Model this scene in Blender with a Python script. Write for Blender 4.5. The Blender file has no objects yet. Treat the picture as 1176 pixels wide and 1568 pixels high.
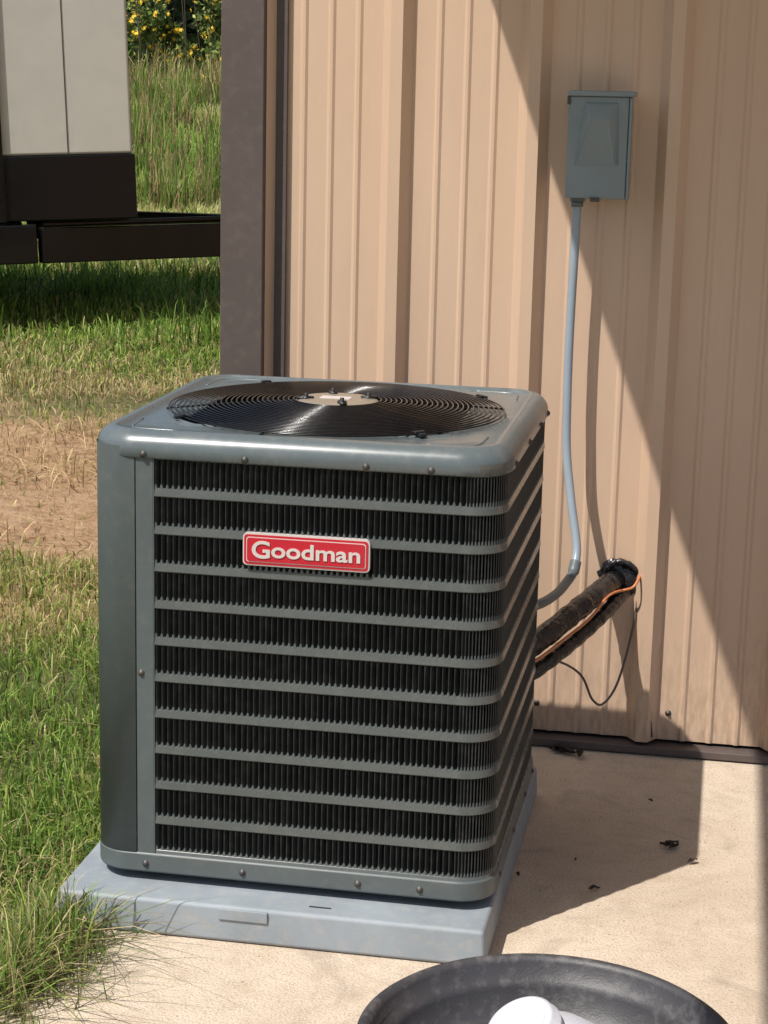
import bpy, bmesh, math, random
import numpy as np
from mathutils import Vector, Matrix
random.seed(7); rng=np.random.default_rng(11)
scene=bpy.context.scene
COL=scene.collection

# ---------------------------------------------------------------- helpers
class NT:
    def __init__(s,name):
        s.m=bpy.data.materials.new(name); s.m.use_nodes=True
        s.t=s.m.node_tree; s.t.nodes.clear()
        s.out=s.n('ShaderNodeOutputMaterial')
    def n(s,typ,ins=None,**kw):
        nd=s.t.nodes.new(typ)
        for k,v in kw.items(): setattr(nd,k,v)
        if ins:
            for k,v in ins.items():
                sock=nd.inputs[k]
                if isinstance(v,bpy.types.NodeSocket): s.t.links.new(v,sock)
                else: sock.default_value=v
        return nd
    def noise(s,vec,scale,detail=4,rough=.55,dist=0):
        return s.n('ShaderNodeTexNoise',{'Vector':vec,'Scale':scale,'Detail':detail,'Roughness':rough,'Distortion':dist}).outputs['Fac']
    def pos(s): return s.n('ShaderNodeNewGeometry').outputs['Position']
    def ramp(s,fac,stops):
        r=s.n('ShaderNodeValToRGB',{'Fac':fac}); e=r.color_ramp.elements
        while len(e)<len(stops): e.new(.5)
        for i,(p,c) in enumerate(stops):
            e[i].position=p; e[i].color=c if len(c)==4 else (*c,1)
        return r.outputs['Color']
    def mix(s,f,a,b,blend='MIX'):
        m=s.n('ShaderNodeMix',data_type='RGBA',blend_type=blend)
        for i,v in ((0,f),(6,a),(7,b)):
            if isinstance(v,bpy.types.NodeSocket): s.t.links.new(v,m.inputs[i])
            else: m.inputs[i].default_value=v
        return m.outputs[2]
    def math(s,op,a,b=0.,clamp=False):
        m=s.n('ShaderNodeMath',operation=op,use_clamp=clamp)
        for i,v in ((0,a),(1,b)):
            if isinstance(v,bpy.types.NodeSocket): s.t.links.new(v,m.inputs[i])
            else: m.inputs[i].default_value=v
        return m.outputs[0]
    def scale(s,vec,sc):
        return s.n('ShaderNodeMapping',{'Vector':vec,'Scale':sc}).outputs[0]
    def bump(s,h,strength=.3,dist=.01):
        return s.n('ShaderNodeBump',{'Height':h,'Strength':strength,'Distance':dist}).outputs[0]
    def bsdf(s,**k):
        ins={}
        for a,b in k.items(): ins[a.replace('_',' ')]=b
        p=s.n('ShaderNodeBsdfPrincipled',ins)
        s.t.links.new(p.outputs[0],s.out.inputs[0]); return p
g=lambda v:(v,v,v,1)

def paint(name,col,rough=.4,metal=0.,var=.15,dust=.15,coat=0.,bump=.02,dustcol=(.35,.3,.24,1),bscale=300,bdist=.002,spec=.5):
    t=NT(name); p=t.pos()
    n1=t.noise(p,6,5); n2=t.noise(p,45,4,.6)
    dark=tuple(c*(1-var) for c in col[:3])+(1,); lite=tuple(min(1,c*(1+var)) for c in col[:3])+(1,)
    c=t.ramp(n1,[(.3,dark),(.7,lite)])
    f=t.math('MULTIPLY',t.ramp(n2,[(.5,g(0)),(.8,g(1))]),dust)
    c=t.mix(f,c,dustcol)
    r=t.math('ADD',t.math('MULTIPLY',n2,.2),rough-.1)
    t.bsdf(Base_Color=c,Roughness=r,Metallic=metal,Coat_Weight=coat,Coat_Roughness=.15,Specular_IOR_Level=spec,Normal=t.bump(t.noise(p,bscale,2),bump,bdist))
    return t.m

M={}
M['unit']=paint('unit_paint',(.094,.113,.115,1),.44,.0,.08,.12,.0)
M['band']=paint('louver_band_paint',(.090,.100,.096,1),.27,.0,.08,.10,.2)
M['cap']=paint('unit_cap_paint',(.108,.132,.140,1),.30,.05,.08,.18,.2)
M['fin']=paint('fin_paint_shaded',(.015,.018,.018,1),.5,.0,.1,.1)  # same paint as the cabinet, darkened for the shade in the louver slots
M['black']=paint('black_plastic',(.012,.012,.013,1),.45,0,.2,.1)
M['wire']=paint('black_wire_coating',(.004,.004,.005,1),.2,.0,.1,.0,.0,.0)
M['blade_m']=paint('fan_blade_metal',(.05,.052,.055,1),.4,.3,.2,.2)
M['pad']=paint('pad_composite',(.25,.285,.315,1),.62,0,.16,.4,0,.2,(.44,.39,.32,1))
M['screw']=paint('screw_zinc',(.07,.065,.06,1),.5,.4,.2,.2)
M['hub']=paint('hub_plate_metal',(.33,.28,.22,1),.4,.3,.12,.2)
M['red']=paint('badge_red',(.48,.012,.028,1),.4,0,.03,.03,.1)
M['silver']=paint('badge_silver',(.66,.62,.59,1),.4,.2,.05,.05)
M['box']=paint('grey_enamel',(.20,.245,.26,1),.38,.0,.08,.15,.15)
M['conduit']=paint('grey_pvc_conduit',(.29,.35,.40,1),.36,0,.06,.1)
M['conduit_dk']=paint('dark_fitting',(.13,.15,.16,1),.4,0,.1,.1)
M['brown']=paint('dark_bronze_trim',(.098,.075,.068,1),.5,.0,.08,.1)
M['foam']=paint('pipe_insulation',(.008,.008,.010,1),.28,0,.2,.015,.1,.8,(.2,.2,.2,1),60,.006,spec=.6)
M['copper']=paint('orange_wire',(.58,.20,.08,1),.4,0,.15,.1)
M['wht']=paint('trailer_white',(.50,.49,.44,1),.10,0,.04,.05,.4)
M['tblack']=paint('trailer_black',(.005,.005,.006,1),.16,.0,.1,.02,.0,.01,(.1,.09,.07,1),spec=.3)
M['tub']=paint('tub_rubber',(.05,.048,.052,1),.5,0,.3,.45,0,.25,(.24,.22,.21,1))
M['plastic']=paint('white_plastic',(.60,.62,.67,1),.4,0,.06,.25)
M['leaf']=paint('dry_leaf',(.03,.02,.014,1),.8,0,.4,.1)
M['roof']=paint('roof_metal',(.42,.39,.33,1),.4,.0,.08,.1)
M['bark']=paint('bark',(.07,.055,.04,1),.9,0,.3,.1)
M['petal']=paint('yellow_petal',(.80,.50,.02,1),.6,0,.15,.0)

t=NT('tan_metal_panel'); p=t.pos()
n=t.noise(t.scale(p,(1,1,.25)),5,5); n2=t.noise(t.scale(p,(3,3,.7)),30,4,.65)
c=t.ramp(n,[(.25,(.58,.41,.29,1)),(.75,(.64,.46,.33,1))])
sep=t.n('ShaderNodeSeparateXYZ',{0:p})
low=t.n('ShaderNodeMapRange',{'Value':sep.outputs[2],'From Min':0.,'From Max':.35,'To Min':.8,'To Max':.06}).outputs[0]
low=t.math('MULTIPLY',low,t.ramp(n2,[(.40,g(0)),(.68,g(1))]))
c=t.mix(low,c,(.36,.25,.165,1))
t.bsdf(Base_Color=c,Roughness=t.math('ADD',t.math('MULTIPLY',n2,.2),.33),Normal=t.bump(t.noise(t.scale(p,(1,1,.4)),4,3),.3,.012))
M['wall']=t.m
t=NT('concrete'); p=t.pos()
n=t.noise(p,1.9,7,.65,.4); n2=t.noise(p,16,7,.72); n3=t.noise(p,200,3,.65)
c=t.ramp(n,[(.3,(.52,.42,.315,1)),(.5,(.63,.52,.405,1)),(.72,(.70,.595,.47,1))])
c=t.mix(t.math('MULTIPLY',t.ramp(n2,[(.47,g(0)),(.66,g(1))]),.5),c,(.46,.36,.255,1))
c=t.mix(t.math('MULTIPLY',t.ramp(n3,[(.36,g(1)),(.5,g(0))]),.5),c,(.29,.225,.16,1))
st=t.noise(p,3.3,4,.6,1.5)
c=t.mix(t.math('MULTIPLY',t.ramp(st,[(.56,g(0)),(.68,g(1))]),.45),c,(.30,.24,.19,1))
vo=t.n('ShaderNodeTexVoronoi',{'Vector':p,'Scale':26.}).outputs['Distance']
c=t.mix(t.ramp(vo,[(.03,g(.8)),(.08,g(0))]),c,(.14,.11,.08,1))
h=t.math('ADD',n3,t.math('MULTIPLY',n2,1.2))
t.bsdf(Base_Color=c,Roughness=.85,Normal=t.bump(h,.55,.007))
M['conc']=t.m
t=NT('soil_and_turf'); p=t.pos()
n=t.noise(p,1.2,5,.6); n2=t.noise(p,9,6,.7); n3=t.noise(p,14,7,.75)
grass=t.ramp(n2,[(.3,(.08,.11,.03,1)),(.5,(.18,.20,.06,1)),(.7,(.38,.33,.16,1))])
dirt=t.ramp(n3,[(.33,(.34,.19,.095,1)),(.45,(.66,.41,.225,1)),(.64,(.80,.55,.33,1))])
sep=t.n('ShaderNodeSeparateXYZ',{0:p})
yy=t.math('ADD',sep.outputs[1],t.math('MULTIPLY',t.math('SUBTRACT',n,.5),2.4))
d=t.math('ABSOLUTE',t.math('SUBTRACT',yy,3.65))
mk=t.n('ShaderNodeMapRange',{'Value':d,'From Min':1.5,'From Max':2.2,'To Min':1.,'To Max':0.}).outputs[0]
mx=t.n('ShaderNodeMapRange',{'Value':sep.outputs[0],'From Min':-9.,'From Max':-6.,'To Min':0.,'To Max':1.}).outputs[0]
mk=t.math('MULTIPLY',mk,mx)
t.bsdf(Base_Color=t.mix(mk,grass,dirt),Roughness=.95,Normal=t.bump(t.math('ADD',n2,n3),1.,.10))
M['ground']=t.m
def foliage(name,trans=.35,rough=.55):
    t=NT(name); a=t.n('ShaderNodeAttribute',attribute_name='bcol').outputs['Color']
    pr=t.n('ShaderNodeBsdfPrincipled',{'Base Color':a,'Roughness':rough,'Specular IOR Level':.35})
    tr=t.n('ShaderNodeBsdfTranslucent',{'Color':a})
    mx=t.n('ShaderNodeMixShader',{0:trans,1:pr.outputs[0],2:tr.outputs[0]})
    t.t.links.new(mx.outputs[0],t.out.inputs[0]); return t.m
M['blade']=foliage('grass_blade',.42); M['leafm']=foliage('broad_leaf',.35)
t=NT('condenser_coil'); p=t.pos()
w=t.n('ShaderNodeTexWave',{'Vector':p,'Scale':110.,'Distortion':0.},bands_direction='Z').outputs['Fac']
t.bsdf(Base_Color=t.ramp(w,[(.3,(.004,.004,.005,1)),(.8,(.014,.015,.016,1))]),Roughness=.6,Metallic=.2)
M['coil']=t.m

def link(o,parent=None):
    COL.objects.link(o)
    if parent: o.parent=parent
    return o
def empty(name):
    o=bpy.data.objects.new(name,None); o.empty_display_size=.1; return link(o)
def mesh(name,v,f,mat,parent=None,smooth=False):
    me=bpy.data.meshes.new(name); me.from_pydata([tuple(x) for x in v],[],[tuple(x) for x in f])
    me.materials.append(mat)
    if smooth: me.polygons.foreach_set('use_smooth',[True]*len(me.polygons))
    me.update(); o=bpy.data.objects.new(name,me); return link(o,parent)
class MB:
    def __init__(s): s.v=[];s.f=[]
    def add(s,v,f):
        b=len(s.v); s.v+=[tuple(x) for x in v]; s.f+=[tuple(i+b for i in x) for x in f]
    def box(s,x0,x1,y0,y1,z0,z1,mat=None):
        v=[(x0,y0,z0),(x1,y0,z0),(x1,y1,z0),(x0,y1,z0),(x0,y0,z1),(x1,y0,z1),(x1,y1,z1),(x0,y1,z1)]
        if mat is not None: v=[tuple(mat@Vector(q)) for q in v]
        s.add(v,[(0,3,2,1),(4,5,6,7),(0,1,5,4),(1,2,6,5),(2,3,7,6),(3,0,4,7)])
    def tube(s,pts,r,seg=10,cap=True,closed=False):
        pts=[Vector(p) for p in pts]; n=len(pts); rings=[]
        rr=r if isinstance(r,(list,tuple)) else [r]*n
        prev=None
        for i,p in enumerate(pts):
            if closed: d=pts[(i+1)%n]-pts[i-1]
            else: d=pts[min(i+1,n-1)]-pts[max(i-1,0)]
            d.normalize()
            if prev is None:
                a=Vector((0,0,1)) if abs(d.z)<.9 else Vector((1,0,0))
                u=d.cross(a).normalized()
            else: u=(prev-d*prev.dot(d)).normalized()
            prev=u; w=d.cross(u)
            rings.append([p+(u*math.cos(2*math.pi*k/seg)+w*math.sin(2*math.pi*k/seg))*rr[i] for k in range(seg)])
        v=[q for R in rings for q in R]; f=[]
        m=n if closed else n-1
        for i in range(m):
            j=(i+1)%n
            for k in range(seg):
                k2=(k+1)%seg; f.append((i*seg+k,i*seg+k2,j*seg+k2,j*seg+k))
        if cap and not closed:
            f.append(tuple(range(seg))[::-1]); f.append(tuple((n-1)*seg+k for k in range(seg)))
        s.add(v,f)
    def lathe(s,prof,c=(0,0,0),seg=48,mat=None):
        v=[];f=[]
        for r,z in prof:
            for k in range(seg):
                a=2*math.pi*k/seg; q=Vector((r*math.cos(a),r*math.sin(a),z))
                if mat is not None: q=mat@q
                v.append(q+Vector(c))
        for i in range(len(prof)-1):
            for k in range(seg):
                k2=(k+1)%seg; f.append((i*seg+k,i*seg+k2,(i+1)*seg+k2,(i+1)*seg+k))
        s.add(v,f)
    def obj(s,name,mat,parent=None,smooth=False,bevel=0,seg=2):
        o=mesh(name,s.v,s.f,mat,parent,smooth)
        if bevel:
            m=o.modifiers.new('bevel','BEVEL'); m.width=bevel; m.segments=seg; m.limit_method='ANGLE'; m.angle_limit=math.radians(40)
            o.data.polygons.foreach_set('use_smooth',[True]*len(o.data.polygons))
            w=o.modifiers.new('wn','WEIGHTED_NORMAL'); w.keep_sharp=True
        return o
def catmull(P,n=8):
    P=[Vector(p) for p in P]; P=[P[0]*2-P[1]]+P+[P[-1]*2-P[-2]]; out=[]
    for i in range(1,len(P)-2):
        a,b,c,d=P[i-1:i+3]
        for k in range(n):
            t=k/n
            out.append(.5*((2*b)+(c-a)*t+(2*a-5*b+4*c-d)*t*t+(3*b-a-3*c+d)*t**3))
    out.append(P[-2]); return out
def vnoise(x,y,s,seed=0):
    r=np.random.default_rng(seed); T=r.random((256,256))
    x=np.asarray(x)*s+100; y=np.asarray(y)*s+100
    i=np.floor(x).astype(int); j=np.floor(y).astype(int); u=x-i; v=y-j
    u=u*u*(3-2*u); v=v*v*(3-2*v); i&=255; j&=255; i2=(i+1)&255; j2=(j+1)&255
    return (T[i,j]*(1-u)+T[i2,j]*u)*(1-v)+(T[i,j2]*(1-u)+T[i2,j2]*u)*v

# ---------------------------------------------------------------- terrain
YW=1.148
def terr(x,y):
    x=np.asarray(x,float); y=np.asarray(y,float)
    s=np.clip((y-13)/19,0,1); s=s*s*(3-2*s)
    side=np.clip((-x-0.0)/4,0,1)
    return -.03+1.5*s*side+ .06*(vnoise(x,y,.35,3)-.5)*np.clip((y-3)/4,0,1)
xs=np.concatenate([[-400,-200,-100,-60,-40,-30],np.arange(-24,4.01,.5),[6,10,20,40,100,200,400]])
ys=np.concatenate([[-400,-150,-60,-20,-8,-4],np.arange(-2,50,.5),[55,65,80,120,200,400]])
X,Y=np.meshgrid(xs,ys); Z=terr(X,Y); nx=len(xs); ny=len(ys)
V=np.stack([X.ravel(),Y.ravel(),Z.ravel()],1).tolist()
F=[(j*nx+i,j*nx+i+1,(j+1)*nx+i+1,(j+1)*nx+i) for j in range(ny-1) for i in range(nx-1)]
mesh('ground',V,F,M['ground'],smooth=True)
b=MB(); b.box(-.050,9,-7,YW-.002,-.12,0)
b.obj('concrete_slab',M['conc'],bevel=.008)

# ---------------------------------------------------------------- building
bld=empty('metal_building')
pitch=.3085; RC=.336
def wallprofile(x0,x1,c0=RC):
    pts=[(x0,0)]
    k=math.floor((x0-c0)/pitch)-1
    while True:
        c=c0+k*pitch
        if c-.04>x1: break
        loc=[(-.036,0),(-.014,-.033),(.013,-.033),(.033,0)]
        for dx in (.092,.155,.217):
            loc+=[(dx-.009,0),(dx-.003,-.0042),(dx+.003,-.0042),(dx+.009,0)]
        for dx,y in loc:
            if x0<c+dx<x1: pts.append((c+dx,y))
        k+=1
    pts.append((x1,0)); return pts
pp=wallprofile(.04,9)
v=[];f=[]
for x,y in pp: v+= [(x,YW+y,.03),(x,YW+y,3.5)]
for i in range(len(pp)-1): f.append((2*i,2*i+2,2*i+3,2*i+1))
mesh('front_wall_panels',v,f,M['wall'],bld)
pp=wallprofile(0,9)
v=[];f=[]
for x,y in pp: v+= [(-.02+y,YW+.1+x,.03),(-.02+y,YW+.1+x,3.5)]
for i in range(len(pp)-1): f.append((2*i,2*i+1,2*i+3,2*i+2))
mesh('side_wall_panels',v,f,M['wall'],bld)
b=MB(); b.box(.01,8.9,YW+.08,10,.0,3.48); b.obj('wall_core',M['brown'],bld)
b=MB(); b.box(-.060,.040,YW-.055,YW+.12,0,3.52)
b.obj('corner_trim',M['brown'],bld,bevel=.003)
b=MB(); b.box(.0405,.076,YW-.007,YW+.02,0,3.5); b.box(.076,.083,YW-.014,YW+.02,0,3.5)
b.obj('corner_trim_flange',M['brown'],bld)
b=MB(); b.box(.09,9,YW-.042,YW+.05,.004,.022); b.obj('base_trim',M['brown'],bld,bevel=.002)
b=MB()
RX=Matrix.Rotation(math.radians(90),3,'X'); RYr=Matrix.Rotation(math.radians(90),3,'Y')
for k in range(-1,12):
    x=RC+k*pitch+.058
    if x>.11:
        b.lathe([(0,.006),(.004,.006),(.0045,.002),(.007,.0015),(.0075,0)],(x,YW,.095),12,RX)
b.obj('wall_screws',M['screw'],bld,True)
b=MB(); v=[(-.5,YW-.3,3.45),(9.4,YW-.3,3.45),(9.4,5.6,4.5),(-.5,5.6,4.5),(9.4,10.5,3.45),(-.5,10.5,3.45)]
vv=v+[(x,y,z+.05) for x,y,z in v]
b.add(vv,[(0,1,2,3),(3,2,4,5),(6,9,8,7),(9,11,10,8),(0,6,7,1),(5,4,10,11),(0,3,9,6),(3,5,11,9),(1,7,8,2),(2,8,10,4)])
b.obj('gable_roof',M['roof'],bld)
hz=2.62
b=MB(); xe=1.222-.402*hz
b.box(xe,xe+1.9,-2.05,YW-.02,hz,hz+.05); b.obj('shade_awning',M['roof'],bld)  # unseen awning added to cast the diagonal shade, kept narrow to admit sky
b=MB()
for x in (xe+.06,xe+1.8): b.tube([(x,-1.6,hz),(x,YW-.01,hz+.75)],.015,8)
b.obj('shade_awning_brackets',M['brown'],bld)  # unseen brackets, added to carry the shade-casting awning

# ---------------------------------------------------------------- equipment pad
b=MB()
def frus(x0,x1,y0,y1,z0,z1,i):
    b.add([(x0,y0,z0),(x1,y0,z0),(x1,y1,z0),(x0,y1,z0),(x0+i,y0+i,z1),(x1-i,y0+i,z1),(x1-i,y1-i,z1),(x0+i,y1-i,z1)],
     [(0,3,2,1),(4,5,6,7),(0,1,5,4),(1,2,6,5),(2,3,7,6),(3,0,4,7)])
frus(-.048,.745,-.080,.80,0.001,.068,.004)
pad=b.obj('equipment_pad',M['pad'],bevel=.008,seg=3)
b=MB(); b.box(.262,.352,-.0812,-.073,.044,.064); b.obj('pad_label',M['pad'],pad,bevel=.001)
b=MB(); b.box(.42,.46,-.045,-.041,.0675,.0688); b.obj('pad_slot',M['black'],pad)

# ---------------------------------------------------------------- condenser unit
ac=empty('air_conditioner_condenser')
W=.74; R=.065; XL=.119; ZB0=.088; ZC=.880
def rrect(inset,n=12,r=None,x0=0,x1=W,y0=0,y1=W):
    r=max(.004,(R if r is None else r)-inset); a=inset; pts=[]
    for cx,cy,s in ((x1-a-r,y0+a+r,-90),(x1-a-r,y1-a-r,0),(x0+a+r,y1-a-r,90),(x0+a+r,y0+a+r,180)):
        for k in range(n+1):
            t=math.radians(s+90*k/n); pts.append((cx+r*math.cos(t),cy+r*math.sin(t)))
    return pts
def path(o=0.):
    pts=[(XL,-o)]
    def arc(cx,cy,s,n=14):
        for k in range(n+1):
            t=math.radians(s+90*k/n); pts.append((cx+(R+o)*math.cos(t),cy+(R+o)*math.sin(t)))
    arc(W-R,R,-90); arc(W-R,W-R,0); arc(R,W-R,90)
    pts.append((-o,.12)); return pts
def strip(b,pth,prof,closed=False):
    n=len(pth); N=[]
    for i in range(n):
        if closed: a=pth[i-1]; c=pth[(i+1)%n]
        else: a=pth[max(i-1,0)]; c=pth[min(i+1,n-1)]
        dx,dy=c[0]-a[0],c[1]-a[1]; l=math.hypot(dx,dy); N.append((dy/l,-dx/l))
    m=len(prof); v=[];f=[]
    for i in range(n):
        for o,z in prof: v.append((pth[i][0]+N[i][0]*o,pth[i][1]+N[i][1]*o,z))
    for i in range(n if closed else n-1):
        j=(i+1)%n
        for k in range(m-1): f.append((i*m+k,j*m+k,j*m+k+1,i*m+k+1))
    b.add(v,f)
def dens(p,l=.03):
    o=[p[0]]
    for a,c in zip(p,p[1:]):
        d=math.hypot(c[0]-a[0],c[1]-a[1]); k=max(1,int(d/l))
        for i in range(1,k+1): o.append((a[0]+(c[0]-a[0])*i/k,a[1]+(c[1]-a[1])*i/k))
    return o
PD=dens(path(0))
rowh=.0475; bandh=.0204; zB=.132
zT=zB+11*rowh+10*bandh
bands=MB()
for i in range(10):
    z0=zB+rowh*(i+1)+bandh*i; z1=z0+bandh-.004
    strip(bands,PD,[(-.012,z0+.0005),(-.002,z0+.0005)]); strip(bands,PD,[(-.002,z0+.0005),(.0004,z0+.0015),(.0012,z0+.003)])
    strip(bands,PD,[(.0012,z0+.003),(-.0006,z1-.001)]); strip(bands,PD,[(-.0006,z1-.001),(-.002,z1),(-.012,z1)])
strip(bands,PD,[(-.012,zB),(-.002,zB-.001),(0,zB-.003),(0,ZB0)])
strip(bands,PD,[(0,ZC),(0,zT+.003),(-.002,zT),(-.012,zT-.001)])
bands.obj('louver_bands',M['band'],ac,True)
def atlen(p):
    L=[0]
    for a,c in zip(p,p[1:]): L.append(L[-1]+math.hypot(c[0]-a[0],c[1]-a[1]))
    return L
import bisect
L=atlen(PD); tot=L[-1]
def sample(s):
    i=min(max(bisect.bisect_right(L,s)-1,0),len(L)-2); t=(s-L[i])/(L[i+1]-L[i])
    a=PD[i];c=PD[i+1]; dx,dy=c[0]-a[0],c[1]-a[1]; l=math.hypot(dx,dy)
    return (a[0]+dx*t,a[1]+dy*t),(dx/l,dy/l)
fins=MB(); teeth=MB(); s=.004; front=W-R-XL
while s<tot:
    (x,y),(tx,ty)=sample(s); nx_,ny_=ty,-tx
    curv = front-.005< s <front+.107
    dep=.013; th=.0010
    ox=x-nx_*.0012; oy=y-ny_*.0012
    tw=.0030 if not curv else .0019
    qt=[(x-tx*tw-nx_*.0008,y-ty*tw-ny_*.0008),(x+tx*tw-nx_*.0008,y+ty*tw-ny_*.0008),(x+tx*tw-nx_*.006,y+ty*tw-ny_*.006),(x-tx*tw-nx_*.006,y-ty*tw-ny_*.006)]
    ff=[(0,1,5,4),(1,2,6,5),(2,3,7,6),(3,0,4,7)]
    for i in range(11):
        ang=math.radians(34+random.uniform(-5,5)); dx=tx*math.sin(ang)-nx_*math.cos(ang); dy=ty*math.sin(ang)-ny_*math.cos(ang)
        px,py=-dy,dx
        q=[(ox+px*th,oy+py*th),(ox-px*th,oy-py*th),(ox+dx*dep-px*th,oy+dy*dep-py*th),(ox+dx*dep+px*th,oy+dy*dep+py*th)]
        z0=zB+i*(rowh+bandh)-.001; z1=z0+rowh+.002
        if i>0: z0-=.003
        fins.add([(a,c_,z0) for a,c_ in q]+[(a,c_,z1) for a,c_ in q],ff)
        zt_=zB+i*(rowh+bandh)-(.0045 if i else .001)
        top=[]
        for k in range(4):
            o_=qt[k^1] if k<2 else qt[5-k]
            top.append((qt[k][0]*.7+o_[0]*.3,qt[k][1]*.7+o_[1]*.3,zt_+.0075))
        teeth.add([(a,c_,zt_) for a,c_ in qt]+top,ff+[(4,5,6,7)])
    s+=.0106 if not curv else .0062
fins.obj('louver_fins',M['fin'],ac)
teeth.obj('louver_teeth',M['unit'],ac)
b=MB(); strip(b,PD,[(-.024,.09),(-.024,.87)]); b.obj('condenser_coil',M['coil'],ac,True)
cp=[(0,.12)]
for k in range(13):
    t=math.radians(180+90*k/12); cp.append((R+R*math.cos(t),R+R*math.sin(t)))
cp.append((.0855,0))
b=MB(); strip(b,dens(cp),[(-.02,.09),(.0025,.09),(.0025,ZC)])
b.obj('corner_panel',M['unit'],ac,True)
b=MB(); strip(b,dens([(.0875,0),(XL,0)],.01),[(-.02,.09),(.0015,.09),(.0015,ZC)])
b.box(XL-.0005,XL+.0015,-.0015,.015,.09,ZC)
b.obj('panel_jamb',M['unit'],ac)
b=MB(); b.box(.0850,.0878,-.0005,.02,.09,ZC); b.obj('panel_seam',M['black'],ac)
b=MB(); rr=rrect(0,12)
strip(b,rr,[(-.03,ZB0-.001),(.0025,ZB0-.001),(.0035,ZB0+.002)],True)
strip(b,rr,[(.0035,ZB0+.002),(.0035,.120)],True); strip(b,rr,[(.0035,.120),(.002,.1235),(-.004,.124)],True)
b.obj('base_pan',M['unit'],ac,True)
b=MB()
for x in (.06,.64):
    for y in (.06,.64): b.box(x,x+.05,y,y+.05,.0675,.088)
b.box(.03,.71,.03,.71,.084,.0865)
b.obj('base_feet',M['black'],ac)
# top cap
ZT=.907; CR=.323; cxy=W/2
cap=MB(); n=24; loops=[]
for ins,z in ((.012,.8605),(-.004,.8605),(-.0062,.863),(-.0062,.876),(-.005,.884),(-.001,.892),(.005,.899),(.012,.904),(.021,.9068),(.028,.9072),(.031,.9055),(.033,.9022)):
    loops.append([(x,y,z) for x,y in rrect(ins,n,r=.085)])
base=loops[-1]; m=len(base)
for tt,z in ((.5,.9015),(.85,.9008)):
    lp=[]
    for x,y,_ in base:
        a=math.atan2(y-cxy,x-cxy); X2=cxy+(CR+.006)*math.cos(a); Y2=cxy+(CR+.006)*math.sin(a)
        lp.append((x+(X2-x)*tt,y+(Y2-y)*tt,z))
    loops.append(lp)
for r,z in ((CR+.006,.9008),(CR+.004,.9035),(CR+.001,.904),(CR-.002,.902),(CR-.003,.88),(CR-.004,.70)):
    loops.append([(cxy+r*math.cos(math.atan2(y-cxy,x-cxy)),cxy+r*math.sin(math.atan2(y-cxy,x-cxy)),z) for x,y,_ in base])
v=[q for l in loops[:-2] for q in l]; f=[]
for i in range(len(loops)-3):
    for k in range(m):
        k2=(k+1)%m; f.append((i*m+k,i*m+k2,(i+1)*m+k2,(i+1)*m+k))
cap.add(v,f); cap.obj('top_cap',M['cap'],ac,True)
b=MB(); v=[q for l in loops[-3:] for q in l]; f=[]
for i in range(2):
    for k in range(m):
        k2=(k+1)%m; f.append((i*m+k,i*m+k2,(i+1)*m+k2,(i+1)*m+k))
b.add(v,f); b.obj('fan_orifice',M['black'],ac,True)
b=MB()
for sx in (-1,1):
    for sy in (-1,1):
        pts2=[(cxy+sx*.318,cxy+sy*.215,.9015),(cxy+sx*.312,cxy+sy*.292,.9015),(cxy+sx*.292,cxy+sy*.312,.9015),(cxy+sx*.215,cxy+sy*.318,.9015)]
        b.tube(catmull(pts2,5),.0026,8)
b.obj('cap_embossing',M['cap'],ac,True)
gr=MB(); NR=25
def gz(r): return .907+.016*(1-(r/CR)**2)
for i in range(NR):
    r=.084+(.319-.084)*i/(NR-1)
    gr.tube([(cxy+r*math.cos(a),cxy+r*math.sin(a),gz(r)) for a in np.linspace(0,2*math.pi,97)[:-1]],.0017,6,closed=True)
for k in range(6):
    a=math.radians(17+60*k)
    gr.tube([(cxy+r*math.cos(a),cxy+r*math.sin(a),gz(r)-.0034) for r in np.linspace(.05,.324,12)],.0020,6)
gr.obj('fan_grille',M['wire'],ac,True)
b=MB()
for k in range(4):
    a=math.radians(39+90*k)
    x=cxy+.318*math.cos(a); y=cxy+.318*math.sin(a)
    Mx=Matrix.Translation((x,y,.906))@Matrix.Rotation(a,4,'Z')
    b.box(-.020,.016,-.006,.006,-.002,.004,Mx); b.box(-.003,.005,-.010,.010,.002,.007,Mx)
b.obj('grille_clips',M['black'],ac,bevel=.001)
b=MB(); b.lathe([(0,.9245),(.052,.9245),(.074,.923),(.080,.919),(.080,.911)],(cxy,cxy,0),48); b.obj('fan_hub_plate',M['hub'],ac,True)
b=MB()
for k in range(4):
    a=math.radians(20+90*k); x=cxy+.060*math.cos(a); y=cxy+.060*math.sin(a)
    b.lathe([(0,.934),(.004,.934),(.0045,.928),(.009,.928),(.009,.923)],(x,y,0),10)
    Mx=Matrix.Translation((x,y,0))@Matrix.Rotation(a,4,'Z'); b.box(-.014,.018,-.006,.006,.9225,.9275,Mx)
b.obj('motor_bolts',M['black'],ac,True)
b=MB(); b.box(cxy-.032,cxy+.026,cxy-.016,cxy+.016,.9246,.9252); b.obj('hub_label',M['silver'],ac)
b=MB(); b.lathe([(.0,.905),(.065,.905),(.065,.80),(.03,.78),(0,.78)],(cxy,cxy,0),32); b.obj('fan_motor',M['black'],ac,True)
b=MB()
for k in range(3):
    a0=math.radians(120*k+25); vv=[];ff=[]
    for i in range(7):
        r=.05+(.30-.05)*i/6
        for j in range(7):
            a=a0+math.radians(-32-8*i/6+ (70+10*i/6)*j/6); vv.append((cxy+r*math.cos(a),cxy+r*math.sin(a),.80+.055*(j/6)))
    for i in range(6):
        for j in range(6): q=i*7+j; ff.append((q,q+1,q+8,q+7))
    b.add(vv,ff)
b.obj('fan_blades',M['blade_m'],ac,True)
b=MB(); b.lathe([(0,.45),(.34,.45)],(cxy,cxy,0),32); b.obj('interior_floor',M['black'],ac)
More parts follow.
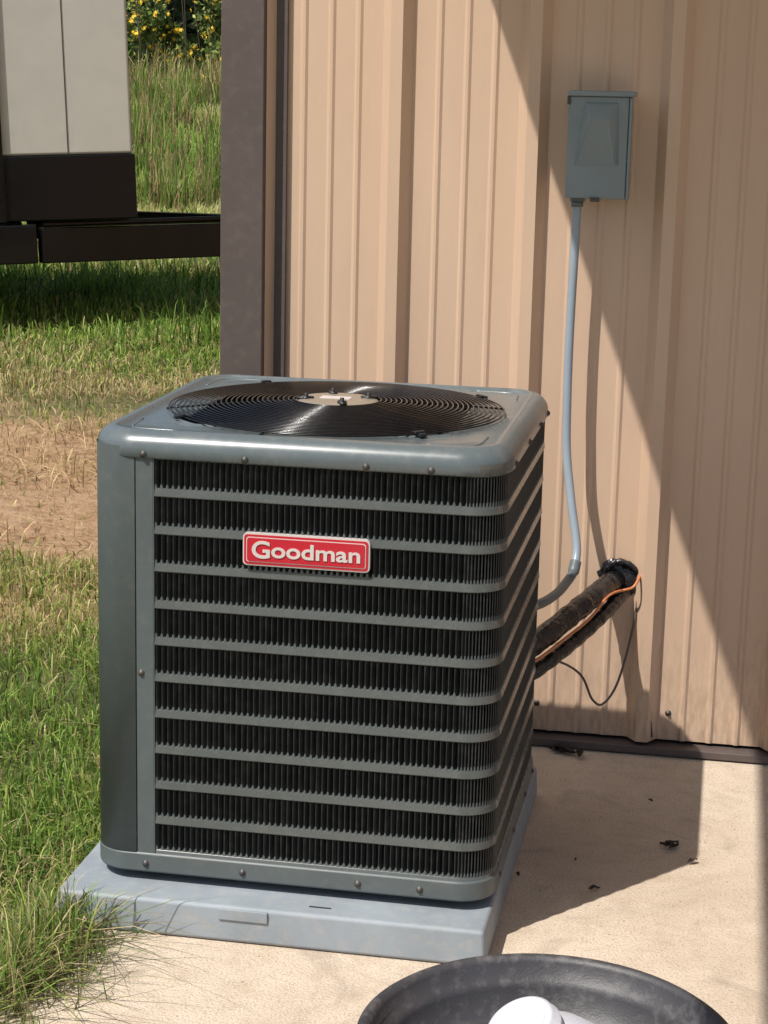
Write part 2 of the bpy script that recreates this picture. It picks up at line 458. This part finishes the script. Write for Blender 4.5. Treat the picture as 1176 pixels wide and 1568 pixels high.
b=MB()
sp=[(0,.0040),(.0040,.0040),(.0045,.0015),(.0064,.001),(.0068,-.001)]
for x in (.103,.286,.500,.613): b.lathe(sp,(x,-.0065,.868),12,RX)
for x in (.103,.286,.500,.613): b.lathe(sp,(x,-.0035,.103),12,RX)
b.lathe(sp,(.096,-.001,.467),12,RX)
for y in (.10,.32,.52,.66):
    b.lathe(sp,(W+.0062,y,.868),12,RYr); b.lathe(sp,(W+.0035,y,.103),12,RYr)
b.obj('cabinet_screws',M['screw'],ac,True)
def rplate(x0,x1,z0,z1,r,y0,y1,name,mat):
    pts=[]
    for cx,cz,s in ((x1-r,z0+r,-90),(x1-r,z1-r,0),(x0+r,z1-r,90),(x0+r,z0+r,180)):
        for k in range(6):
            t=math.radians(s+90*k/5); pts.append((cx+r*math.cos(t),cz+r*math.sin(t)))
    n=len(pts); v=[(x,y1,z) for x,z in pts]+[(x,y0,z) for x,z in pts]
    f=[tuple(range(n,2*n))]+[(i,(i+1)%n,n+(i+1)%n,n+i) for i in range(n)]
    return mesh(name,v,f,mat,ac)
BZ=.7105
rplate(.284,.510,BZ-.029,BZ+.029,.008,-.0075,.004,'badge_backing',M['silver'])
rplate(.2865,.5075,BZ-.0265,BZ+.0265,.006,-.0085,-.006,'badge_border',M['red'])
rplate(.2905,.5035,BZ-.0225,BZ+.0225,.005,-.0092,-.008,'badge_outline',M['silver'])
rplate(.292,.502,BZ-.021,BZ+.021,.0045,-.0100,-.009,'badge_plate',M['red'])
def text(body,size,offset):
    cu=bpy.data.curves.new('t','FONT'); cu.body=body; cu.size=size; cu.extrude=.0009; cu.offset=offset
    to=bpy.data.objects.new('t',cu); COL.objects.link(to); bpy.context.view_layer.update()
    dg=bpy.context.evaluated_depsgraph_get(); me=bpy.data.meshes.new_from_object(to.evaluated_get(dg))
    bpy.data.objects.remove(to); return me
for body,x0,x1,zlo,zhi,nm in (('G',.301,.3335,-.0150,.0165,'badge_initial'),('oodman',.336,.494,-.0125,.0150,'badge_lettering')):
    me=text(body,.046,.0009); me.name=nm
    co=np.array([v.co for v in me.vertices]); lo=co.min(0); hi=co.max(0)
    me.materials.clear(); me.materials.append(M['silver'])
    for v in me.vertices:
        v.co=(x0+(v.co.x-lo[0])/(hi[0]-lo[0])*(x1-x0), zlo+(v.co.y-lo[1])/(hi[1]-lo[1])*(zhi-zlo), v.co.z)
    o=bpy.data.objects.new(nm,me); link(o,ac); o.location=(0,-.0107,BZ); o.rotation_euler=(math.pi/2,0,0)

# ---------------------------------------------------------------- disconnect box
eb=empty('electrical_disconnect_box')
x0,x1=.728,.866; z0,z1=1.281,1.510; yb=YW-.030; yf=YW-.105
b=MB(); b.box(x0+.004,x1-.004,yf+.012,yb,z0+.004,z1-.008); b.obj('enclosure_body',M['box'],eb,bevel=.003)
b=MB(); b.box(x0,x1-.008,yf,yf+.012,z0,z1-.012); b.box(x0-.002,x1+.004,yf-.008,yb,z1-.012,z1); b.obj('enclosure_cover',M['box'],eb,bevel=.0025)
b=MB(); b.box(x1-.007,x1-.001,yf-.004,yf+.03,z0,z1-.013); b.obj('cover_side_lip',M['box'],eb,bevel=.0015)
b=MB()
xm=(x0+x1)/2-.004; zo=z0-1.300
v=[(xm-.048,yf-.0003,1.370+zo),(xm+.048,yf-.0003,1.370+zo),(xm+.042,yf-.0003,1.505+zo),(xm-.030,yf-.0003,1.505+zo),
   (xm-.040,yf-.003,1.378+zo),(xm+.036,yf-.003,1.378+zo),(xm+.024,yf-.030,1.468+zo),(xm-.016,yf-.030,1.468+zo),
   (xm-.026,yf-.010,1.500+zo),(xm+.036,yf-.010,1.500+zo)]
b.add(v,[(0,1,5,4),(1,2,9,6,5),(3,0,4,7,8),(4,5,6,7),(7,6,9,8),(2,3,8,9)]); b.obj('cover_embossing',M['box'],eb,bevel=.0015)
b=MB(); b.box(xm-.010,xm+.010,yf-.010,yf+.006,z0-.006,z0+.003); b.box(x0-.003,x0+.004,yf-.004,yf+.012,z1-.030,z1-.012); b.obj('hasp',M['screw'],eb,bevel=.001)
cd=empty('electrical_conduit')
pts=[(.752,1.085,1.283),(.751,1.085,1.18),(.749,1.085,1.069),(.748,1.083,.96),(.749,1.08,.850),(.754,1.07,.718),(.772,1.04,.605),(.791,1.005,.512),(.789,.975,.466)]
b=MB(); b.tube(catmull(pts,8),.0098,16); b.obj('conduit_pipe',M['conduit'],cd,True)
b=MB(); b.tube([(.752,1.085,1.283),(.752,1.085,1.273)],.017,16); b.tube([(.752,1.085,1.273),(.752,1.085,1.261)],.0135,16)
b.tube(catmull([(.792,.985,.485),(.788,.972,.463),(.778,.955,.446),(.760,.88,.434),(.727,.79,.430),(.66,.70,.430)],6),[.0128]*7+[.0105]*24,14)
b.obj('conduit_fitting',M['conduit_dk'],cd,True)
ls=empty('refrigerant_line_set')
b=MB()
c1=catmull([(.882,YW+.05,.404),(.866,YW-.03,.408),(.838,1.03,.400),(.79,.92,.377),(.727,.79,.345),(.66,.70,.315)],14)
rr=[.0245+.0008*math.sin(i*.9)+.0008*math.sin(i*2.7)+.0006*random.uniform(-1,1) for i in range(len(c1))]
b.tube(c1,rr,18)
c2=catmull([(.905,YW+.05,.380),(.890,YW-.02,.380),(.860,1.04,.357),(.81,.93,.325),(.745,.80,.293),(.68,.70,.266)],10)
b.tube(c2,[.0165+.001*math.sin(i*1.7) for i in range(len(c2))],12)
b.obj('insulated_pipes',M['foam'],ls,True)
b=MB(); c3=[p+Vector((.022+.004*math.cos(i*.25),-.023,-.014+.008*math.sin(i*.13))) for i,p in enumerate(c1[12:])]
b.tube(catmull([(.930,YW,.425),(.928,YW-.03,.422),(.917,YW-.05,.405)]+[c3[k] for k in range(0,len(c3),3)],4),.0033,8)
b.obj('control_wire',M['copper'],ls,True)
b=MB(); b.tube(catmull([(.925,YW,.39),(.923,YW-.02,.32),(.895,1.10,.183),(.865,1.06,.135),(.842,1.01,.158),(.817,.97,.225),(.775,.89,.277),(.728,.83,.297),(.68,.72,.295)],8),.0028,8)
b.obj('thin_cable',M['brown'],ls,True)
b=MB(); b.tube(catmull([(.932,YW-.01,.41),(.936,YW-.02,.33),(.955,YW-.02,.2),(.978,YW-.02,.04)],8),.0018,6)
b.obj('thin_brown_line',M['brown'],ls,True)  # thin brown line from the pipe opening down to the wall base
b=MB(); seg=40; hc=(.884,.408)
v=[(hc[0],YW-.010,hc[1])]
for rb,yo in ((.049,-.007),(.053,.001)):
    for k in range(seg):
        a=2*math.pi*k/seg; r=rb+.006*math.sin(3*a+1)+.004*math.sin(7*a)+.003*math.sin(13*a+2); v.append((hc[0]+r*math.cos(a),YW+yo,hc[1]+r*.92*math.sin(a)))
f=[(0,1+k,1+(k+1)%seg) for k in range(seg)]+[(1+k,1+seg+k,1+seg+(k+1)%seg,1+(k+1)%seg) for k in range(seg)]
b.add(v,f); b.tube(catmull([(.850,YW-.010,.430),(.872,YW-.012,.452),(.902,YW-.014,.450),(.928,YW-.008,.427)],6),[.005,.007,.008,.006,.009,.007,.008,.006,.009,.008,.007,.006,.008,.007,.006,.007,.006,.005,.004],10)
b.obj('wall_hole_patch',M['foam'],ls,True)  # dark wall hole put in as a black disc with a lumpy bead

# ---------------------------------------------------------------- tub and bucket
tub=empty('round_tub'); tc=(.918,-.832,0)
b=MB(); k_=.256/.237
b.lathe([(r*k_,z) for r,z in [(0,.03),(.165,.03),(.180,.06),(.186,.16),(.188,.192),(.193,.199),(.200,.201),(.203,.240),(.208,.250),(.216,.256),(.219,.272),(.223,.279),(.230,.280),(.236,.275),(.238,.264),(.228,.255),(.215,.25),(.175,.004),(0,.004)]],tc,96)
b.obj('tub_body',M['tub'],tub,True)
jug=empty('white_bucket')
Mx=(Matrix.Rotation(math.radians(-24),4,'Y')@Matrix.Rotation(math.radians(16),4,'X')).to_3x3()
b=MB(); b.lathe([(.0,-.225),(.110,-.225),(.113,-.16),(.120,-.158),(.120,-.145),(.112,-.142),(.109,-.075),(.112,-.070),(.109,-.065),(.098,-.028),(.075,.012),(.052,.038),(.047,.042),(.047,.047),(.051,.049),(.051,.055),(.047,.057),(.046,.068),(.041,.071),(.036,.071),(.034,.060),(0,.058)],(.915,-.905,.283),56,Mx)
b.obj('bucket_body',M['plastic'],jug,True)

# ---------------------------------------------------------------- debris
b=MB()
for (x,y,s) in ((1.045,.56,.018),(1.09,.49,.013),(.915,.30,.012),(.80,1.06,.022),(.765,1.08,.020),(.76,.33,.008),(.86,.44,.006),(.99,.80,.006)):
    for q in range(3 if s>.015 else 1):
        a=random.random()*6.28; Mx=Matrix.Translation((x+random.uniform(-1,1)*s*.8,y+random.uniform(-1,1)*s*.8,.003))@Matrix.Rotation(a,4,'Z')
        vv=[];ff=[]
        for i in range(6):
            t=i/5; w=s*.45*math.sin(math.pi*min(.97,max(.06,t)))
            for j in (-1,0,1): vv.append(Mx@Vector(((t-.5)*2*s,j*w,abs(j)*w*.9+.006*random.random()+.3*s*(t-.5)**2)))
        for i in range(5):
            for j in range(2): k=i*3+j; ff.append((k,k+1,k+4,k+3))
        b.add(vv,ff)
b.obj('dry_leaf_debris',M['leaf'])

# ---------------------------------------------------------------- trailer (local: +x forward, front end at x=0)
tr=empty('enclosed_trailer')
b=MB(); b.box(-4.6,0,0,2.0,.40,2.2)
b.obj('upper_body',M['wht'],tr,bevel=.02)
b=MB(); b.box(-4.62,.012,-.012,2.012,0,.40); b.obj('lower_band',M['tblack'],tr,bevel=.01)
b=MB()
for x in (-.40,-1.6,-2.4,-3.2): b.box(x-.003,x+.003,-.004,.0,.41,2.18)
b.obj('body_seams',M['screw'],tr)
b=MB(); b.box(-4.65,.02,-.03,.0,2.17,2.24); b.box(-.87,-.80,-.03,.0,.0,2.18); b.obj('body_trim',M['tblack'],tr)
b=MB(); b.box(-4.5,-.62,-.05,.05,-.26,-.02); b.box(-4.5,-.8,1.8,1.95,-.3,-.01); b.box(-.8,-.7,.1,1.9,-.2,-.01); b.obj('underframe',M['tblack'],tr,bevel=.01)
b=MB()
for yy in (-.08,1.9):
    for xx in (-2.6,-3.45):
        b.lathe([(0,.0),(.16,.0),(.18,.03),(.30,.03),(.33,.06),(.33,.16),(.30,.2),(0,.2)],(xx,yy,-.36),32,RX)
b.obj('wheels',M['black'],tr,True)
tg=MB()
def beam(p,q,w,h):
    p=Vector(p);q=Vector(q); d=(q-p); l=math.hypot(d.x,d.y); ang=math.atan2(d.y,d.x)
    Mx=Matrix.Translation(p)@Matrix.Rotation(ang,4,'Z'); e=d.z
    tg.add([Mx@Vector(c) for c in ((0,-w/2,-h/2),(l,-w/2,-h/2+e),(l,w/2,-h/2+e),(0,w/2,-h/2),(0,-w/2,h/2),(l,-w/2,h/2+e),(l,w/2,h/2+e),(0,w/2,h/2))],
     [(0,3,2,1),(4,5,6,7),(0,1,5,4),(1,2,6,5),(2,3,7,6),(3,0,4,7)])
beam((-.60,-.02,-.15),(1.35,.85,-.22),.08,.22)
beam((-.60,2.02,-.15),(1.35,1.15,-.22),.08,.22)
beam((1.3,1.0,-.14),(1.8,1.0,-.14),.14,.12)
beam((-.58,.03,-.025),(1.2,.82,-.07),.03,.03)
tg.obj('trailer_tongue',M['tblack'],tr,bevel=.008)
b=MB(); b.box(1.15,1.25,.95,1.05,-.68,.3); b.box(1.08,1.32,.88,1.12,-.70,-.67); b.obj('tongue_jack',M['tblack'],tr,bevel=.005)
tr.location=(-2.62,8.45,.70); tr.rotation_euler=(0,math.radians(-2.2),math.radians(23))

# ---------------------------------------------------------------- grass
def blades(name,x,y,h,w,col,lean=.6,mat='blade',z=None,parent=None):
    n=len(x); z=terr(x,y) if z is None else z
    a=rng.random(n)*2*np.pi; la=rng.random(n)*2*np.pi; l=np.abs(rng.normal(0,lean,n))*h
    hz=np.sqrt(np.maximum(h*h-(.8*np.minimum(l,h))**2,.02*h*h))
    dx=np.cos(la)*l; dy=np.sin(la)*l; wx=np.cos(a)*w/2; wy=np.sin(a)*w/2
    V=np.zeros((n,7,3))
    V[:,0]=np.stack([x-wx,y-wy,z-.01],1); V[:,1]=np.stack([x+wx,y+wy,z-.01],1)
    V[:,2]=np.stack([x-wx*.9+dx*.2,y-wy*.9+dy*.2,z+hz*.5],1); V[:,3]=np.stack([x+wx*.9+dx*.2,y+wy*.9+dy*.2,z+hz*.5],1)
    V[:,4]=np.stack([x-wx*.6+dx*.6,y-wy*.6+dy*.6,z+hz*.85],1); V[:,5]=np.stack([x+wx*.6+dx*.6,y+wy*.6+dy*.6,z+hz*.85],1)
    V[:,6]=np.stack([x+dx,y+dy,z+hz*(1-.25*np.minimum(l/h,1.5)*.6)],1)
    base=(np.arange(n)*7)[:,None]
    loops=(base+np.array([0,1,3,2,2,3,5,4,4,5,6])[None]).ravel()
    me=bpy.data.meshes.new(name); me.vertices.add(n*7); me.vertices.foreach_set('co',V.ravel())
    me.loops.add(n*11); me.loops.foreach_set('vertex_index',loops)
    me.polygons.add(n*3); st=(np.arange(n)*11)[:,None]+np.array([0,4,8])[None]
    me.polygons.foreach_set('loop_start',st.ravel())
    me.update(calc_edges=True); me.validate()
    at=me.attributes.new('bcol','FLOAT_COLOR','POINT')
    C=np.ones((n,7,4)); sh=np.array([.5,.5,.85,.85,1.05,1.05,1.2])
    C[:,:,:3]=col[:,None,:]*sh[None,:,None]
    at.data.foreach_set('color',C.ravel())
    me.materials.append(M[mat]); me.polygons.foreach_set('use_smooth',[True]*len(me.polygons))
    o=bpy.data.objects.new(name,me); return link(o,parent)
def cols(n,pal,wts,var=.25):
    pal=np.array(pal); i=rng.choice(len(pal),n,p=np.array(wts)/sum(wts)); return pal[i]*(1+rng.normal(0,var,n))[:,None].clip(.35,1.6)
G1=(.14,.26,.04);G2=(.25,.39,.07);G3=(.06,.12,.02);ST=(.64,.52,.29);YG=(.40,.46,.11);BR=(.36,.24,.12)
lawn=empty('lawn_grass')
n=80000
y=rng.uniform(-1.6,2.6,n); x=-.055-rng.random(n)**1.15*(1.0+.28*(y+1.6))
dn=vnoise(x,y,3,5); keep=(rng.random(n)<.2+1.0*dn); x=x[keep];y=y[keep];n=len(x)
pt=vnoise(x,y,2.2,8)
ca=cols(n,[G1,G2,G3,YG,ST],[.32,.32,.12,.17,.07]); cb=cols(n,[G1,YG,ST,BR],[.2,.3,.4,.1])
sel=(rng.random(n)<np.clip((pt-.42)*1.9+.15,.05,.85)); c=np.where(sel[:,None],cb,ca)
h=rng.uniform(.025,.080,n)*(.6+.8*vnoise(x,y,5,9))
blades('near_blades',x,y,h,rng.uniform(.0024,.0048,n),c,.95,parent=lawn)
n=1900; y=rng.uniform(-1.4,.05,n); x=-.048+rng.normal(0,.03,n)+.07*(vnoise(y*0,y,6,2)-.3)
k=(y<-.10)|((x<-.075)&(rng.random(n)<.5)); x=x[k];y=y[k];n=len(x)
blades('edge_blades',x,y,rng.uniform(.08,.16,n),rng.uniform(.002,.004,n),cols(n,[G1,G2,YG,ST],[.35,.2,.25,.2]),1.0,parent=lawn,z=np.full(n,.0))
n=420; y=rng.normal(-.25,.11,n).clip(-.6,-.11); x=-.02+np.abs(rng.normal(0,.05,n))
blades('runner_blades',x,y,rng.uniform(.06,.12,n),rng.uniform(.002,.0035,n),cols(n,[(.16,.17,.06),(.3,.25,.12),G1],[.4,.35,.25]),1.6,parent=lawn,z=np.full(n,.004))
n=95000; y=rng.uniform(2.0,15,n); dep=y+3.14
x=1.097-.177*dep-dep*rng.uniform(.0,.32,n)
dd=np.abs(y+2.4*(vnoise(x,y,1.2,21)-.5)-3.65); msk=np.clip((dd-1.2)/1.3,.04,1)
ok=(rng.random(n)<msk)&(x<-.15); x=x[ok];y=y[ok];n=len(x); dd=dd[ok]
far=np.clip((y-6.3)/2.5,0,1)
pt=vnoise(x,y,1.1,31)
strawp=np.clip(.85-.75*far+(pt-.5)*.9,.06,.95)
strawp=np.where(y<2.3,.35,strawp)
ca=cols(n,[G1,G2,YG,G3],[.3,.38,.24,.08]); cb=cols(n,[ST,BR,YG],[.65,.15,.2])
c=np.where((rng.random(n)<strawp)[:,None],cb,ca)
h=rng.uniform(.03,.08,n)*(1+.9*far*vnoise(x,y,.9,33)*2)*np.clip(dd/1.5,.45,1)
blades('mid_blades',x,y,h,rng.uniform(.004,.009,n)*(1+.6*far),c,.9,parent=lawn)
n=8000; y=rng.uniform(1.9,6.2,n); dep=y+3.14; x=1.097-.177*dep-dep*rng.uniform(.05,.32,n)
k=rng.random(n)<np.clip((vnoise(x,y,1.5,61)-.35)*2,0.02,1)*np.clip((y-1.5)/3.5,.1,1); x=x[k];y=y[k];n=len(x)
blades('straw_litter',x,y,rng.uniform(.05,.12,n),rng.uniform(.003,.007,n),cols(n,[ST,(.6,.42,.25),BR],[.5,.3,.2]),2.2,parent=lawn)
n=15000; cx=rng.uniform(-6.5,-1.4,120); cy=rng.uniform(7.6,13.0,120); ci=rng.integers(0,120,n)
x=cx[ci]+rng.normal(0,.15,n); y=cy[ci]+rng.normal(0,.15,n)
blades('clump_blades',x,y,rng.uniform(.10,.34,n),rng.uniform(.006,.012,n),cols(n,[G1,G2,G3],[.4,.4,.2]),.7,parent=lawn)
def wedge(dep,a): return 1.097-.177*dep+.984*a*dep, -3.141+.984*dep+.177*a*dep
tf=empty('tall_field_grass')
n=90000; dep=rng.uniform(15,36,n); a=np.where(rng.random(n)<.6,rng.uniform(-.155,-.08,n),rng.uniform(-.25,-.05,n))
x,y=wedge(dep,a)
pt=vnoise(x,y,.55,41); p2=vnoise(x,y,1.6,42)
ca=cols(n,[(.27,.42,.08),(.44,.51,.14),G1],[.48,.39,.13]); cb=cols(n,[(.72,.62,.36),(.48,.52,.15),BR],[.40,.50,.10])
c=np.where((rng.random(n)<np.clip((pt-.45)*1.9+.28,.06,.85))[:,None],cb,ca)
h=rng.uniform(.12,.34,n)*(.4+1.2*p2)
blades('field_blades',x,y,h,rng.uniform(.010,.022,n),c,.7,parent=tf)
wc=[(rng.uniform(19,31),rng.uniform(-.22,-.085)) for _ in range(60)]
XX=[];YY=[]
for dp,aa in wc:
    k=int(rng.integers(40,120)); xx,y2=wedge(dp,aa); XX.append(xx+rng.normal(0,.11,k)); YY.append(y2+rng.normal(0,.11,k))
x=np.concatenate(XX); y=np.concatenate(YY); n=len(x)
blades('field_weeds',x,y,rng.uniform(.3,.95,n),rng.uniform(.010,.018,n),cols(n,[BR,(.40,.28,.16),G1,G2],[.25,.2,.3,.25]),.28,parent=tf)
n=12000; dep=rng.uniform(30,34,n); a=rng.uniform(-.25,-.05,n); x,y=wedge(dep,a)
blades('dry_weeds',x,y,rng.uniform(.2,.9,n)*(.4+vnoise(x,y,1.3,77)),rng.uniform(.008,.020,n),cols(n,[ST,BR,YG,G1],[.35,.3,.2,.15]),.35,parent=tf)
def leaves(name,P,size,col,parent=None,updir=.3,mat='leafm'):
    n=len(P); d=rng.normal(0,1,(n,3)); d[:,2]+=updir; d/=np.linalg.norm(d,axis=1)[:,None]
    a=np.cross(d,rng.normal(0,1,(n,3))); a/=np.linalg.norm(a,axis=1)[:,None]; bb=np.cross(d,a)
    s=size[:,None]
    V=np.stack([P-a*s,P+bb*s*.45+d*s*.1,P+a*s,P-bb*s*.45+d*s*.1],1)
    me=bpy.data.meshes.new(name); me.vertices.add(n*4); me.vertices.foreach_set('co',V.ravel())
    me.loops.add(n*4); me.loops.foreach_set('vertex_index',np.arange(n*4))
    me.polygons.add(n); me.polygons.foreach_set('loop_start',np.arange(n)*4); me.update(calc_edges=True)
    at=me.attributes.new('bcol','FLOAT_COLOR','POINT'); C=np.ones((n,4,4)); C[:,:,:3]=col[:,None,:]
    at.data.foreach_set('color',C.ravel()); me.materials.append(M[mat])
    return link(bpy.data.objects.new(name,me),parent)
sb=empty('sunflower_bush')
cl=[]
for i in range(150):
    dep=rng.uniform(32.5,37); a=rng.uniform(-.24,-.055); x,y=wedge(dep,a)
    cl.append((x,y,float(terr(x,y))+rng.uniform(.25,2.5),rng.uniform(.14,.40)))
P=[];S=[]
for (x,y,z,r) in cl:
    k=330; q=rng.normal(0,1,(k,3)); q/=np.linalg.norm(q,axis=1)[:,None]; q*=(r*1.1*rng.random(k)**.55)[:,None]
    P.append(q*np.array([1,1,1.15])+np.array([x,y,z])); S.append(rng.uniform(.03,.080,k))
P=np.concatenate(P);S=np.concatenate(S); n=len(P)
leaves('bush_leaves',P,S,cols(n,[(.14,.22,.05),(.24,.32,.09),(.38,.44,.14),(.05,.08,.03)],[.3,.35,.25,.1],.3),sb)
b=MB()
for (x,y,z,r) in cl:
    for q in range(2):
        b.tube([(x+random.uniform(-.2,.2),y,float(terr(x,y))-.05),(x+random.uniform(-.2,.2),y,z),(x+random.uniform(-.3,.3),y,z+r*1.2)],.008,4)
b.obj('bush_stems',M['bark'],sb)
n=1300
fv=MB()
for i in range(n):
    x,y,z,r=cl[rng.integers(len(cl))]; d=rng.normal(0,1,3); d[1]-=.8; d/=np.linalg.norm(d); c=Vector((x,y,z))+Vector(d*r*1.2)
    nrm=Vector((rng.normal(0,.6),-1,.5+rng.normal(0,.6))).normalized(); u=nrm.cross(Vector((0,0,1))).normalized(); w_=nrm.cross(u)
    s=rng.uniform(.030,.075); k=14
    vv=[c+nrm*.01]+[c+(u*math.cos(2*math.pi*j/k)+w_*math.sin(2*math.pi*j/k))*s*(1 if j%2 else .5) for j in range(k)]
    fv.add(vv,[(0,1+j,1+(j+1)%k) for j in range(k)])
fv.obj('flower_heads',M['petal'],sb)
tl=empty('tree_line'); P=[];S=[];b=MB()
for i in range(34):
    x=-34+i*1.5+rng.uniform(-.8,.8); y=42+rng.uniform(-2,4); zb=float(terr(x,y)); hh=rng.uniform(5,8)
    b.tube([(x,y,zb-.2),(x+rng.uniform(-.2,.2),y,zb+hh*.4),(x+rng.uniform(-.5,.5),y,zb+hh*.8)],[.16,.11,.04],7)
    for q in range(9):
        c=np.array([x+rng.normal(0,1.1),y+rng.normal(0,.9),zb+rng.uniform(.05,1.)*hh]); r=rng.uniform(.7,1.3); k=190
        dd=rng.normal(0,1,(k,3)); dd/=np.linalg.norm(dd,axis=1)[:,None]; dd*=(r*rng.random(k)**.4)[:,None]; P.append(dd+c); S.append(rng.uniform(.12,.25,k))
P=np.concatenate(P);S=np.concatenate(S); n=len(P)
leaves('tree_crowns',P,S,cols(n,[(.03,.05,.018),(.05,.085,.025),(.08,.12,.04)],[.4,.4,.2]),tl)
k=16000; P=np.stack([rng.uniform(-34,14,k),rng.uniform(39,46,k),np.zeros(k)],1); P[:,2]=terr(P[:,0],P[:,1])+rng.random(k)*2.4
leaves('undergrowth',P,rng.uniform(.15,.3,k),cols(k,[(.03,.045,.018),(.05,.07,.025)],[.5,.5]),tl)
b.obj('tree_trunks',M['bark'],tl)

# ---------------------------------------------------------------- light, sky
to_sun=Vector((-.402,-.510,1)).normalized()
sl=bpy.data.lights.new('sun','SUN'); sl.energy=5.0; sl.angle=math.radians(.5); sl.color=(1,.955,.89)
so=bpy.data.objects.new('sun',sl); link(so); so.rotation_euler=to_sun.to_track_quat('Z','Y').to_euler(); so.location=(-3,-5,8)
wd=bpy.data.worlds.new('World'); scene.world=wd; wd.use_nodes=True; nt=wd.node_tree
bg=nt.nodes['Background']; sk=nt.nodes.new('ShaderNodeTexSky'); sk.sky_type='NISHITA'; sk.sun_disc=False
sk.sun_elevation=math.asin(to_sun.z); sk.sun_rotation=math.atan2(to_sun.x,to_sun.y); sk.air_density=1; sk.dust_density=2.5
nt.links.new(sk.outputs[0],bg.inputs[0]); bg.inputs[1].default_value=.115
# ---------------------------------------------------------------- camera
yaw,pit,rol=.178,.216,.023
f_=Vector((-math.sin(yaw)*math.cos(pit),math.cos(yaw)*math.cos(pit),-math.sin(pit)))
r_=Vector((math.cos(yaw),math.sin(yaw),0)); u_=r_.cross(f_)
r2=r_*math.cos(rol)+u_*math.sin(rol); u2=-r_*math.sin(rol)+u_*math.cos(rol)
cam=bpy.data.cameras.new('camera'); co=bpy.data.objects.new('camera',cam); link(co)
m=Matrix((r2,u2,-f_)).transposed().to_4x4(); m.translation=(1.097,-3.141,1.490); co.matrix_world=m
cam.sensor_fit='VERTICAL'; cam.sensor_height=24; cam.lens=24*2906.7/1568; cam.clip_end=2000; cam.clip_start=.05
scene.camera=co
scene.view_settings.view_transform='Standard'; scene.view_settings.look='None'; scene.view_settings.exposure=0
